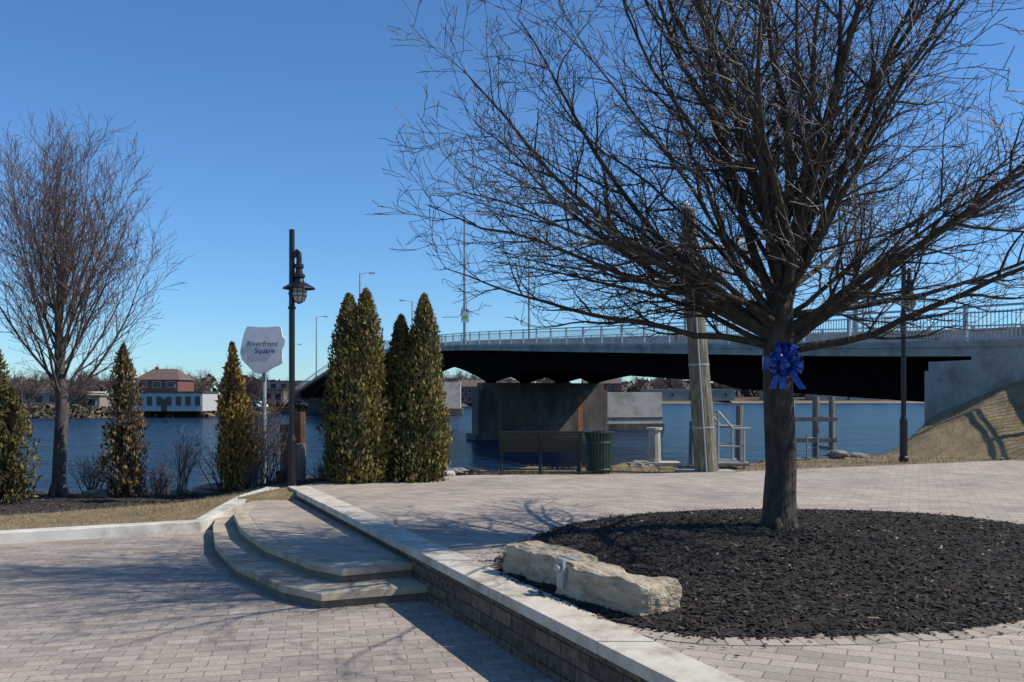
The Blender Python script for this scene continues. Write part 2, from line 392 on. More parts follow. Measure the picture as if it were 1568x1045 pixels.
def chip(x,y,z,l,wd,col):
    a=R.random()*6.28; u=Vector((math.cos(a),math.sin(a),R.uniform(-.45,.45)))*l; v=Vector((-math.sin(a),math.cos(a),R.uniform(-.5,.5)))*wd
    c0=Vector((x,y,z)); h=Vector((0,0,.006))
    ch.add([c0-u-v,c0+u-v,c0+u*.8+v,c0-u*.9+v,c0+h],[(0,1,4),(1,2,4),(2,3,4),(3,0,4)]); cols.extend([col]*5)
for i in range(19000):
    qi=R.randrange(nb_);q=bd[qi];q2=bd[(qi+1)%nb_];f=math.sqrt(R.random())*1.015
    pt=ctr+(q.lerp(q2,R.random())-ctr)*f
    g_=R.random()**3
    col=(.010+.085*g_,.0075+.063*g_,.0055+.045*g_)
    if R.random()<.012: col=(.28,.22,.16)
    chip(pt.x,pt.y,mz(pt.x,pt.y,min(f,1))+.006,R.uniform(.012,.045),R.uniform(.005,.013),col)
for i in range(420):
    q=bd[R.randrange(nb_)];pt=ctr+(q-ctr)*(1+abs(R.gauss(0,.05)))
    if pt.x>XR(pt.y)+.03: chip(pt.x,pt.y,.012,R.uniform(.01,.025),.006,(.03,.022,.016))
ch.build('mulch_chips',[M_chip],cols=cols)
ch=MB();cols=[]
for i in range(7000):
    x=R.uniform(-13,-.8);y=R.uniform(interp(x,MUL),20)
    if inpoly(x,y,TER) or y>interp(x,LIP)+.5: continue
    g_=R.random()**2
    chip(x,y,gz(x,y)+.006,R.uniform(.015,.05),R.uniform(.006,.015),(.014+.12*g_,.011+.085*g_,.008+.06*g_))
ch.build('shore_bed_mulch_chips',[M_chip],cols=cols)
# grass blades
gr=MB();cols=[]
def blade(x,y,h):
    z=gz(x,y); a=R.random()*6.28; wd=.004; dx,dy=math.cos(a)*wd,math.sin(a)*wd
    lx,ly=R.gauss(0,.6)*h,R.gauss(0,.6)*h
    gr.add([(x-dx,y-dy,z-.005),(x+dx,y+dy,z-.005),(x+lx,y+ly,z+h)],[(0,1,2)])
    g_=R.random(); c0=(.36,.265,.135) if g_>.22 else (.14,.13,.045); k=R.uniform(.6,1.2); cols.extend([tuple(q*k for q in c0)]*3)
for cnt in range(26000):
    x=R.uniform(-12,-4.2);y=R.uniform(11,17.6)
    if y<interp(x,MUL)+.1 and not inpoly(x,y,PLZ) and not inpoly(x,y,TER): blade(x,y,R.uniform(.02,.055))
for cnt in range(46000):
    x=R.uniform(-.8,17);y=R.uniform(18.6,29)
    if y<interp(x,LIP)+.3 and not inpoly(x,y,TER): blade(x,y,R.uniform(.03,.10))
gr.build('dry_grass',[M_grassb],cols=cols)

# limestone blocks & rocks
def rock(name,c,sz,rz,seed,mat,sub=5,amp=.12,rx=0):
    import bmesh
    bm=bmesh.new(); bmesh.ops.create_cube(bm,size=1)
    bmesh.ops.subdivide_edges(bm,edges=bm.edges[:],cuts=sub*2,use_grid_fill=True)
    for v in bm.verts:
        q=v.co.copy(); m_=sorted([abs(q.x),abs(q.y),abs(q.z)])
        v.co*=1-.12*max(0,(m_[1]-.38))/.12*.35
        o=Vector((seed*7.1,seed*3.3,0)); P_=Vector((q.x*sz[0],q.y*sz[1],q.z*sz[2]))
        n_=mn.noise_vector(P_*2.2+o)*amp+mn.noise_vector(P_*6+o)*amp*.55+mn.noise_vector(P_*17+o)*amp*.16
        v.co.x+=n_.x/max(sz[0],.3)*.8; v.co.y+=n_.y/max(sz[1],.3)*.6; v.co.z+=n_.z/max(sz[2],.3)*.45
    me=bpy.data.meshes.new(name);bm.to_mesh(me);bm.free(); me.materials.append(mat)
    o=bpy.data.objects.new(name,me);bpy.context.collection.objects.link(o)
    o.scale=sz;o.rotation_euler=(rx,0,rz);o.location=c
    return o
ang=math.atan2(-.89,.46)
rock('limestone_block',(.33,8.12,.13),(1.0,.36,.30),ang+.05,1,M_lime,9,.10)
rock('limestone_block',(.82,7.16,.125),(1.04,.38,.28),ang+.10,2,M_lime,9,.10)
k=MB(); k.box((.40,7.43,.20),(.10,.03,.24),0,rz=ang); k.cyl((.38,7.41,.25),(.355,7.39,.25),.03,.03,10,0); k.box((.48,7.48,.315),(.24,.05,.012),0,rz=ang)
k.build('steel_strap',[M_galv])
rr_=MB()
def rockinto(mb,c,s,seed,mi=0):
    n=8;m_=6;vs=[]
    for i in range(m_+1):
        th=math.pi*i/m_
        for j in range(n):
            ph=2*math.pi*j/n; d_=Vector((math.sin(th)*math.cos(ph),math.sin(th)*math.sin(ph),math.cos(th)))
            k_=1+.6*mn.noise(d_*1.5+Vector((seed,seed*2,0)))
            vs.append((c[0]+d_.x*s[0]*k_,c[1]+d_.y*s[1]*k_,c[2]+d_.z*s[2]*k_))
    mb.add(vs,[(i*n+j,i*n+(j+1)%n,(i+1)*n+(j+1)%n,(i+1)*n+j) for i in range(m_) for j in range(n)],mi)
for i in range(330):
    x=R.uniform(-14,13.5);y=interp(x,LIP)+R.uniform(.9,3.0); s_=R.uniform(.08,.26)
    rockinto(rr_,(x,y,gz(x,y)+s_*.05),(s_*1.3,s_,s_*.5),i*1.7)
rr_.build('riprap_rocks',[M_rock])
for i,(x,y,s_) in enumerate([(-5.9,18.3,.34),(-6.5,18.2,.2),(-8.1,17.9,.25),(-5.2,18.2,.18),(-1.2,19.4,.2),(-9.6,17.6,.2),(-2.3,18.6,.14),(3.0,21.4,.22),(8.6,24.2,.22),(9.3,24.5,.2)]):
    r_=MB();rockinto(r_,(x,y,gz(x,y)+.03),(s_*1.5,s_,s_*.45),i*3.1+50);r_.build('shore_boulder',[M_rock])
r_=MB();r_.box((-1.75,18.75,.03),(1.15,.45,.09),0,rz=.12);r_.build('flat_stone_slab',[M_white],bevel=.03)

# ---------------------------------------------------------------- trees
def rv(rng): return Vector((rng.gauss(0,1),rng.gauss(0,1),rng.gauss(0,1)))
def grow(mb,rng,p,d,Ln,r,lev,P,up0=None):
    n=P['seg'][lev];pts=[p.copy()];rad=[r];dirs=[d]
    up=P['up'][lev] if up0 is None else up0
    for i in range(n):
        d=(d+rv(rng)*P['wob'][lev]+Vector((0,0,up))).normalized()
        p=p+d*Ln/n;pts.append(p);dirs.append(d);rad.append(max(P['rmin'],r*(1-P.get('tap',.85)*((i+1)/n)**.8)))
    mb.tube(pts,rad,P['sides'][lev],0 if lev<2 else 1,cap=False)
    if lev+1>=len(P['seg']): return
    k=max(1,int(round(P['kids'][lev]*(.75+.5*rng.random())*min(1.4,Ln/P['len'][lev]))))
    lo=P['lo'][lev]; base=rng.random()*6.28
    for j in range(k):
        t=lo+(1-lo)*(j+rng.random())/k; fi=min(n-1,int(t*n)); fr=t*n-fi
        q=pts[fi].lerp(pts[fi+1],fr); dd=dirs[fi+1]; ra=rad[fi]*(1-fr)+rad[fi+1]*fr
        u=dd.cross(Vector((0,0,1)) if abs(dd.z)<.9 else Vector((1,0,0))).normalized(); w_=dd.cross(u)
        az=base+j*2.4+rng.gauss(0,.4); pr=u*math.cos(az)+w_*math.sin(az)
        a=math.radians(rng.uniform(*P['ang'][lev])); cd=(dd*math.cos(a)+pr*math.sin(a)).normalized()
        if cd.z<-.15: cd.z*=.2; cd.normalize()
        cl=P['len'][lev+1]*rng.uniform(.5,1.4)*(1-.45*t)
        grow(mb,rng,q,cd,cl,min(P['rad'][lev+1]*rng.uniform(.75,1.3),ra*.8),lev+1,P)
def tree(name,trunk,limbs,P,mats,seed):
    rng=random.Random(seed);mb=MB()
    pts=[Vector(t[:3]) for t in trunk];rad=[t[3] for t in trunk]
    mb.tube(pts,rad,14,0)
    for k_ in range(6):
        a=k_*1.05+rng.random()*.4;dd=Vector((math.cos(a),math.sin(a),0));r0=rad[0]
        mb.tube([pts[0]+dd*r0*1.2+Vector((0,0,-.05)),pts[0]+dd*r0*.85+Vector((0,0,.04)),pts[0]+dd*r0*.6+Vector((0,0,.24))],[r0*.16,r0*.33,r0*.28],6,0)
    for lm in limbs(rng,pts):
        (p,az,el,Ln,r)=lm[:5]
        d=Vector((math.cos(az)*math.cos(el),math.sin(az)*math.cos(el),math.sin(el)))
        grow(mb,rng,p,d,Ln,r,0,P,lm[5] if len(lm)>5 else None)
    return mb.build(name,mats,smooth=True)
tx,ty=3.05,10.45
trunk=[(tx,ty,.02,.225),(tx+.005,ty,.15,.200),(tx+.01,ty,.5,.182),(tx+.025,ty,.8,.172),(tx+.02,ty,1.1,.176),(tx-.01,ty,1.7,.165),(tx,ty,2.15,.175),(tx+.02,ty,2.5,.145),(tx+.04,ty,2.95,.10),(tx+.0,ty,3.6,.07)]
def limbsR(rng,pts):
    L_=[]
    N_=24
    for i in range(N_):
        f=i/(N_-1); z=2.25+1.2*f; az=i*2.399+.5; el=math.radians(28+42*f**.9+rng.uniform(-8,8))
        L_.append((Vector((tx+.02,ty,z)),az,el,rng.uniform(3.7,4.4)+.9*f,rng.uniform(.032,.060)))
    for i in range(8):
        L_.append((Vector((tx+.02,ty,2.35+.14*i)),i*2.4+.4,math.radians(rng.uniform(64,85)),rng.uniform(5.3,6.2),rng.uniform(.045,.070)))
    for i in range(8):
        az=i*2.399+2.9; L_.append((Vector((tx,ty,2.2+.08*i)),az,math.radians(rng.uniform(14,30)),rng.uniform(3.6,4.2),rng.uniform(.032,.045),.006))
    for az_,el_,ln_,z_,r_ in((178,17,3.9,2.2,.048),(188,25,4.2,2.35,.05),(170,32,4.3,2.3,.055),(197,38,4.6,2.3,.06),(165,48,4.8,2.3,.06),(-3,16,4.2,2.15,.055),(8,26,4.6,2.4,.05),(-20,40,5.2,2.2,.06),(212,26,4.2,2.4,.045)):
        L_.append((Vector((tx+(.07 if abs(az_)<90 else -.07),ty,z_)),math.radians(az_),math.radians(el_),ln_,r_,.010))
    return L_
PR=dict(seg=[13,7,5,3],sides=[7,5,3,3],wob=[.095,.14,.17,.19],up=[.028,.035,.045,.05],kids=[14,9,4.6,0],lo=[.12,.10,.12,0],
        ang=[(26,58),(28,62),(28,64),(0,0)],len=[4.7,1.35,.64,.29],rad=[.08,.0205,.0098,.0056],rmin=.0034,tap=.88)
tree('bare_maple_tree',trunk,limbsR,PR,[M_bark,M_twig],11)
lx,ly=-9.0,18.15; lz=gz(lx,ly)
trunkL=[(lx,ly,lz-.03,.17),(lx,ly,lz+.2,.135),(lx+.03,ly,lz+1,.125),(lx+.08,ly,lz+1.8,.12),(lx+.02,ly,lz+2.6,.10),(lx,ly,lz+3.6,.07),(lx+.05,ly,lz+4.6,.04)]
def limbsL(rng,pts):
    L_=[];N_=26
    for i in range(N_):
        f=i/(N_-1);z=lz+1.75+2.3*f;az=i*2.399;el=math.radians(46+32*f+rng.uniform(-4,6))
        L_.append((Vector((lx+.05,ly,z)),az,el,rng.uniform(3.2,3.9)-.8*f,.036-.013*f))
    return L_
PL=dict(seg=[9,6,4,3],sides=[6,4,3,3],wob=[.05,.08,.10,.12],up=[.06,.10,.08,.06],kids=[13,9,4.8,0],lo=[.12,.1,.15,0],
        ang=[(20,42),(22,42),(22,45),(0,0)],len=[3.8,1.3,.66,.33],rad=[.05,.015,.0088,.006],rmin=.0036,tap=.86)
tree('bare_ornamental_tree',trunkL,limbsL,PL,[M_bark2,M_twig2],5)

def shrub(name,x,y,h,n,seed,mats,spread=35):
    rng=random.Random(seed);mb=MB();z=gz(x,y)
    P=dict(seg=[6,4,3],sides=[5,3,3],wob=[.1,.14,.18],up=[.05,.05,.04],kids=[8,5,0],lo=[.2,.2,0],ang=[(20,45),(25,55),(0,0)],len=[h,h*.38,h*.18],rad=[.014,.007,.0045],rmin=.003,tap=.8)
    for i in range(n):
        a=rng.random()*6.28;el=math.radians(90-rng.uniform(3,spread))
        grow(mb,rng,Vector((x+rng.gauss(0,.07),y+rng.gauss(0,.07),z)),Vector((math.cos(a)*math.cos(el),math.sin(a)*math.cos(el),math.sin(el))),h*rng.uniform(.7,1.05),.014,0,P)
    return mb.build(name,mats)
shrub('bare_shrub',-6.5,17.9,1.35,9,1,[M_twig,M_twig2],25)
shrub('bare_shrub',-5.15,18.0,1.6,16,2,[M_bark2,M_twig2],22)
shrub('bare_shrub',-4.85,18.2,1.4,13,3,[M_bark2,M_twig2],30)
shrub('bare_shrub',-8.3,18.0,.8,18,4,[M_bark2,M_twig2],40)
shrub('bare_shrub',-5.7,18.0,1.0,16,6,[M_bark2,M_twig2],45)
shrub('bare_shrub',-5.0,17.6,.5,20,7,[M_bark2,M_twig2],55)
shrub('bare_shrub',-7.0,18.1,.6,14,8,[M_bark2,M_twig2],50)
shrub('bare_shrub',-3.75,17.9,.35,16,9,[M_bark2,M_twig2],60)
pg=MB();cols=[]
for i in range(900):
    a=R.random()*6.28;r_=abs(R.gauss(0,.2));x=-2.05+r_*1.4*math.cos(a);y=18.1+r_*math.sin(a);h=R.uniform(.06,.2)
    k_=R.uniform(.6,1.2);pg.add([(x-.006,y,-.03),(x+.006,y,-.03),(x+R.gauss(0,.06),y+R.gauss(0,.06),h)],[(0,1,2)]);cols.extend([(.38*k_,.30*k_,.16*k_)]*3)
pg.build('dried_perennial_clump',[M_grassb],cols=cols)

def arbor(name,x,y,cols_,seed,green,ochre,mix,n=8500,gap=0,pw=3.0):
    rng=random.Random(seed);z=gz(x,y)-.03;mb=MB();cc=[]
    for (dx,dy,h,wd) in cols_:
        ph=rng.random()*6
        def rad(t,a):
            t=min(1,max(0,t))
            base=wd/2*((1-t**pw)**.72)*(.82+.18*min(1,t/.2))*1.04
            P_=Vector((math.cos(a)*1.3,math.sin(a)*1.3,t*h*1.5+ph))
            return base*(1+.26*mn.noise(P_)+.26*mn.noise(P_*2.9))
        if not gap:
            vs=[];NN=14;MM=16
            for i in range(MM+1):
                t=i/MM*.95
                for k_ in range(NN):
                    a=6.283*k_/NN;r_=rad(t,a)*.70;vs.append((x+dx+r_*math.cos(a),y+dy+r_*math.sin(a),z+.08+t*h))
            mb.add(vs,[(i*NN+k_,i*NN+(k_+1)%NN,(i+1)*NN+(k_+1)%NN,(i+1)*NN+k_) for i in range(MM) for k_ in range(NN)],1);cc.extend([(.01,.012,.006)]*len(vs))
        for i in range(n):
            t=rng.random()**1.0;a=rng.random()*6.283
            f=rng.uniform(.62,1.10) if not gap else rng.uniform(.1,1.05)
            r_=rad(t,a)*f
            if gap and mn.noise(Vector((math.cos(a)*1.5+seed,math.sin(a)*1.5,t*h*2.2)))<-.12+gap*.3: continue
            c0=Vector((x+dx+r_*math.cos(a),y+dy+r_*math.sin(a),z+.06+t*h*.98))
            out=Vector((math.cos(a),math.sin(a),0))
            up=(Vector((0,0,1))*.9+out*rng.uniform(.1,.9)+rv(rng)*.33).normalized()
            sd=up.cross(out+rv(rng)*.8)
            if sd.length<.01: continue
            sd.normalize();l_=rng.uniform(.04,.115)*(1.15-.3*t);w_=l_*rng.uniform(.16,.30)
            mb.add([c0-up*l_*.3,c0+sd*w_+up*l_*.15,c0+up*l_*.75,c0-sd*w_+up*l_*.15],[(0,1,2,3)],0)
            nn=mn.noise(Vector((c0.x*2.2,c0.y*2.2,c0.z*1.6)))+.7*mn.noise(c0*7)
            g_=max(0,min(1,mix+nn*.65+.32*math.cos(a+.2)+rng.gauss(0,.16)))  # ochre favours the sun side: sunlit yellow put into the colour, plus winter burn
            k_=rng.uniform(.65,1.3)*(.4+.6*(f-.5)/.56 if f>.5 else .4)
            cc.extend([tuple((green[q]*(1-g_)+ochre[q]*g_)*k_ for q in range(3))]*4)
        if gap:
            mb.tube([(x+dx,y+dy,z),(x+dx,y+dy,z+h*.93)],[.04,.012],6,2);cc.extend([(.1,.08,.06)]*12)
            for i in range(90):
                t=rng.uniform(.05,.9);a=rng.random()*6.283;r_=rad(t,a)*.9
                mb.tube([(x+dx,y+dy,z+t*h*.9),(x+dx+r_*math.cos(a),y+dy+r_*math.sin(a),z+t*h+.2)],[.008,.003],3,2,cap=False);cc.extend([(.1,.08,.06)]*6)
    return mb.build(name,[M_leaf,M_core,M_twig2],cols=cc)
G=(.045,.060,.015);O=(.26,.195,.040)
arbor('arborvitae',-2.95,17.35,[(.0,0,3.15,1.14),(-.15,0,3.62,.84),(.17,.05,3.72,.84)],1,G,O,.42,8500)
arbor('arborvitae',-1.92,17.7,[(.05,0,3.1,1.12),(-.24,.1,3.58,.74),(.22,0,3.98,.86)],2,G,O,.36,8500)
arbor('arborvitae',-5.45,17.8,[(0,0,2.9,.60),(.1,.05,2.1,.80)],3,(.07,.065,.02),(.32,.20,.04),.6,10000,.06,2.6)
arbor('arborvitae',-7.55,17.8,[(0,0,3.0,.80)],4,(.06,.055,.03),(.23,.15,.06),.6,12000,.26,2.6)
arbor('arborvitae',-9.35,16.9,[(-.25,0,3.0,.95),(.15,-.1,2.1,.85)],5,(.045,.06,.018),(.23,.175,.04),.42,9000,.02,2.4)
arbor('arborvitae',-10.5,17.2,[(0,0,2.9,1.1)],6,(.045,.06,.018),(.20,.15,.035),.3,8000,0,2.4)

# ---------------------------------------------------------------- street furniture
def lamp(x,y,z,s=1.0):
    mb=MB()
    mb.lathe(0,0,[(.10,0),(.105,.02),(.105,.10),(.085,.13),(.085,.95),(.07,1.0),(.055,1.05),(.055,3.2),(.05,4.8),(0,4.8)],14,0)
    mb.lathe(0,0,[(.07,3.35),(.075,3.37),(.07,3.39)],14,0)
    mb.lathe(0,0,[(.062,3.6),(.066,3.63),(.062,3.66)],14,0)
    ox=.13
    mb.box((ox*.5,0,4.34),(.2,.035,.05),0);mb.box((ox*.5,0,4.12),(.2,.03,.035),0)
    mb.tube([(0,0,3.95),(.12,0,4.0),(.16,0,4.12)],[.018,.018,.018],6,0)
    mb.lathe(ox,0,[(0,4.40),(.04,4.39),(.05,4.30),(.05,4.18),(.085,4.16),(.085,4.10),(.06,4.08),(.07,4.0),(.11,3.97),(.11,3.93),(.08,3.91),(.10,3.84),(.18,3.80),(.29,3.735),(.295,3.715),(.0,3.73)],24,0)
    mb.lathe(ox,0,[(.12,3.72),(.125,3.62),(.10,3.52),(.05,3.47),(0,3.46)],18,1)
    for k_ in range(8):
        a=k_*math.pi/4
        mb.tube([(ox+.135*math.cos(a),.135*math.sin(a),3.72),(ox+.14*math.cos(a),.14*math.sin(a),3.6),(ox+.10*math.cos(a),.10*math.sin(a),3.49),(ox,0,3.44)],[.006]*4,5,0)
    for zz in(3.66,3.58): mb.lathe(ox,0,[(.137,zz-.006),(.143,zz),(.137,zz+.006)],18,0)
    mb.cyl((.04,-.02,4.30),(.12,-.05,4.42),.04,.04,8,0)
    o=mb.build('street_lamp',[M_black,M_lens],smooth=False,loc=(x,y,z));o.scale=(s,s,s);return o
lamp(-4.02,16.7,-.13)
lamp(9.68,22.6,.0,1.08)
b=MB();x0,x1,y0=-.28,1.50,19.35
for xx in(x0+.06,(x0+x1)/2,x1-.06):
    b.tube([(xx,y0-.10,0),(xx,y0,.42),(xx,y0-.12,.86)],[.028,.028,.022],8,0)
    b.tube([(xx,y0+.46,0),(xx,y0+.42,.42)],[.028]*2,8,0)
    b.tube([(xx,y0,.42),(xx,y0+.42,.42)],[.025]*2,8,0)
    b.tube([(xx,y0-.05,.64),(xx,y0+.25,.67),(xx,y0+.46,.62),(xx,y0+.43,.42)],[.02]*4,8,0)
    b.box((xx,y0-.10,.01),(.08,.12,.02),0);b.box((xx,y0+.46,.01),(.08,.12,.02),0)
for i in range(7):
    t=i/6;b.box(((x0+x1)/2,y0+.025-.13*t*.95,.48+.38*t),(x1-x0,.02,.052),0,rx=.26)
for i in range(5): b.box(((x0+x1)/2,y0+.05+.09*i,.45),(x1-x0,.07,.025),0)
b.box(((x0+x1)/2,y0+.2,.06),(x1-x0-.1,.03,.03),0)
b.build('park_bench',[M_dgreen],bevel=.004)
t=MB();cx_,cy_=1.86,19.55
for k_ in range(26):
    a=2*math.pi*k_/26
    P_=[(.27,.06),(.275,.45),(.29,.72),(.325,.84)]
    vs=[]
    for r_,z_ in P_:
        for da in(-.085,.085):
            vs.append((cx_+r_*math.cos(a+da),cy_+r_*math.sin(a+da),z_))
    t.add(vs,[(i*2,i*2+1,i*2+3,i*2+2) for i in range(3)],0)
t.lathe(cx_,cy_,[(.24,.05),(.24,.82)],24,1)
t.lathe(cx_,cy_,[(.0,.04),(.285,.04),(.29,.07),(.28,.09)],24,0)
t.lathe(cx_,cy_,[(.315,.83),(.335,.84),(.335,.865),(.315,.875),(.24,.86),(.17,.87),(.165,.83)],24,0)
t.lathe(cx_,cy_,[(.285,.60),(.292,.61),(.292,.65),(.287,.66)],24,0)
for k_ in range(3):
    a=k_*2.1;t.cyl((cx_+.2*math.cos(a),cy_+.2*math.sin(a),0),(cx_+.2*math.cos(a),cy_+.2*math.sin(a),.06),.025,.025,8,0)
t.build('litter_bin',[M_green,M_black])
u=MB();pb=Vector((4.2,19.75,-.02));pt_=Vector((3.80,19.75,5.65))
NP=12;u.tube([pb.lerp(pt_,i/NP) for i in range(NP+1)],[.26-.10*i/NP for i in range(NP+1)],16,0)
q=pb.lerp(pt_,.845)
u.lathe(pt_.x-.06,pt_.y,[(0,5.84),(.09,5.81),(.12,5.74),(.09,5.67),(.07,5.62)],14,1)
for sg,Lg in((-1,1.0),(1,.9)):
    u.tube([q,q+Vector((sg*.4,-.05,.1)),q+Vector((sg*Lg,-.1,.12))],[.07,.065,.06],8,1)
    h_=q+Vector((sg*(Lg+.22),-.1,.06))
    u.box(h_,(.60,.30,.18),1,ry=.05*sg);u.box(h_+Vector((-.0,0,.14)),(.40,.2,.12),1);u.lathe(h_.x+sg*.05,h_.y,[(.12,h_.z-.09),(.10,h_.z-.16),(0,h_.z-.19)],12,2)
for z_ in(.95,2.3,3.6):
    c_=pb.lerp(pt_,z_/5.67);r_=.26-.1*z_/5.67+.006
    u.lathe(c_.x,c_.y,[(r_,z_-.02),(r_+.004,z_),(r_,z_+.02)],16,3)
u.tube([pb+Vector((-.05,-.27,0)),pb.lerp(pt_,.6)+Vector((-.03,-.225,0))],[.02,.02],6,3)
u.build('utility_pole',[M_pole,M_whitep,M_lens,M_galv])
u=MB();u.prism([(3.6,19.5),(4.8,19.5),(4.8,20.2),(3.6,20.2)],-.05,.012,0,0);u.build('concrete_pad',[M_conc])
# sign
sg=MB();sy_=18.4
zt=1.65+105*sy_/1400;zb=1.65+32*sy_/1400
xl=(368-784)/1400*sy_;xr=(438-784)/1400*sy_;Wd=xr-xl;Hh=zt-zb
prof=[(.16,.0),(.4,.02),(.6,.02),(.85,.0),(.90,.04),(.91,.14),(.93,.22),(.99,.28),(.98,.36),(.93,.46),(.92,.60),(.93,.76),(.84,.82),(.72,.87),(.58,.95),(.46,1.0),(.34,.98),(.22,.88),(.12,.78),(.04,.70),(.0,.55),(.03,.38),(.07,.20),(.12,.06)]
poly=[(xl+a*Wd,zt-c_*Hh) for a,c_ in prof];n_=len(poly)
vs=[(x,sy_-.025,z) for x,z in poly]+[(x,sy_+.025,z) for x,z in poly]
sg.add(vs,[tuple(range(n_))[::-1],tuple(range(n_,2*n_))]+[(i,(i+1)%n_,n_+(i+1)%n_,n_+i) for i in range(n_)],0)
sg.tube([((xl+xr)/2,sy_+.07,-.3),((xl+xr)/2,sy_+.07,zt-.15)],[.045,.045],10,1)
so=sg.build('riverfront_sign',[M_whitep,M_grey])
for i,(tx_,sz_,dz_) in enumerate((('Riverfront',.15,.40),('Square',.15,.54))):
    cu=bpy.data.curves.new('lettering','FONT');cu.body=tx_;cu.size=sz_;cu.extrude=.003;cu.align_x='CENTER';cu.shear=.2
    cu.materials.append(M_navy);to=bpy.data.objects.new('lettering',cu);bpy.context.collection.objects.link(to)
    to.location=((xl+xr)/2+(-.02 if i==0 else .03),sy_-.032,zt-dz_);to.rotation_euler=(math.pi/2,0,0);to.parent=so
# bow
bw_=MB();bc=Vector((tx+.0,ty-.20,2.02));rg_=random.Random(3)
bw_.lathe(tx,ty,[(.182,1.93),(.186,1.96),(.186,2.06),(.182,2.09)],20,0)
for i in range(46):
    d=rv(rg_);d.y=-abs(d.y)*.8-.05;d.normalize();l_=rg_.uniform(.15,.23)
    sdv=d.cross(rv(rg_)).normalized();nv=d.cross(sdv);w_=.032;vs=[];K=9
    for k_ in range(K+1):
        t_=k_/K*2*math.pi; pp=bc+d*(l_*(1-math.cos(t_))/2)+nv*(.06*math.sin(t_))
        vs+= [pp-sdv*w_,pp+sdv*w_]
    bw_.add(vs,[(k_*2,k_*2+1,k_*2+3,k_*2+2) for k_ in range(K)],0)
for sx__ in(-1,1,-.3):
    vs=[]
    for k_ in range(5):
        pp=bc+Vector((sx__*(.03+.035*k_)+.01*math.sin(k_*2),-.05-.01*k_,-.03-.07*k_));vs+=[pp-Vector((.04,.02,0)),pp+Vector((.04,-.01,.01))]
    bw_.add(vs,[(k_*2,k_*2+1,k_*2+3,k_*2+2) for k_ in range(4)],0)
bw_.build('blue_ribbon_bow',[M_blue],smooth=True)

# dock things
dk=MB();Yd=26.3
for x,zt_ in((8.05,1.5),(8.35,1.55),(8.75,1.6),(9.2,1.6),(9.25,1.6)):
    yy=Yd+ (1.6 if x in(8.35,9.25) else 0); dk.cyl((x,yy,-3.4),(x,yy,zt_),.09,.08,10,0)
for z_ in(.95,.35,-.25): dk.box((8.62,Yd-.12,z_),(1.35,.06,.12),0)
for z_ in(.95,.1): dk.box((9.2,Yd+.8,z_),(.08,1.7,.12),0)
dk.box((8.6,Yd+.8,-.3),(1.3,1.8,.08),0)
for x in(8.42,8.72): dk.cyl((x,Yd-.22,-.8),(x,Yd-.22,.55),.025,.025,8,1)
for i in range(5): dk.cyl((8.42,Yd-.22,-.7+.28*i),(8.72,Yd-.22,-.7+.28*i),.018,.018,6,1)
dk.build('dock_piling_frame',[M_wood,M_galv])
for x,y,zt_,r_ in((6.4,25.8,1.35,.10),(6.0,27.4,1.1,.1),(5.15,26.2,.9,.09)):
    d_=MB();d_.tube([(x,y,-3.4),(x,y,0),(x+.02,y,zt_)],[r_*1.1,r_,r_*.95],10,0);d_.build('wooden_piling',[M_wood])
gw=MB()
for x,y,a_,b__ in((4.62,20.5,-.1,1.28),(5.2,20.5,-.1,.9),(4.62,21.6,-.1,1.28),(5.2,21.6,-.1,.9)): gw.cyl((x,y,a_),(x,y,b__),.03,.03,8,0)
for y in(20.5,21.6):
    gw.tube([(4.62,y,1.28),(4.95,y,.9),(5.35,y,.9)],[.028]*3,8,0);gw.cyl((4.62,y,.5),(5.2,y,.5),.025,.025,8,0);gw.cyl((4.55,y,.12),(5.3,y,.12),.035,.035,8,0)
gw.cyl((4.62,20.5,1.28),(4.62,21.6,1.28),.028,.028,8,0);gw.cyl((5.2,20.5,.9),(5.2,21.6,.9),.028,.028,8,0)
gw.box((4.9,21.05,.08),(.8,1.2,.05),1);gw.box((4.95,21.05,.93),(.5,1.1,.04),1)
gw.build('gangway_railing',[M_galv,M_wood])
cb=MB();cb.prism([(3.0,21.9),(4.05,21.9),(4.1,22.6),(3.0,22.7)],-.4,.02,0,0);cb.cyl((3.45,22.2,.0),(3.45,22.2,.80),.17,.15,12,0);cb.cyl((3.45,22.2,.8),(3.45,22.2,.86),.2,.2,12,0)
cb.build('concrete_mooring_post',[M_conc])
for x,y,zt_,r_,mt in((-4.65,18.7,1.05,.10,M_wood),(-4.32,18.6,1.3,.12,M_brown),(-4.22,18.2,.68,.11,M_wood),(-4.6,18.2,.15,.1,M_brown)):
    d_=MB();d_.tube([(x,y,-.5),(x+.01,y,zt_*.5),(x,y,zt_)],[r_*1.08,r_,r_*.97],9,0);d_.tube([(x-r_,y,zt_*.8),(x+r_,y-.02,zt_*.8)],[.02,.02],6,0);d_.build('mooring_piling',[mt])

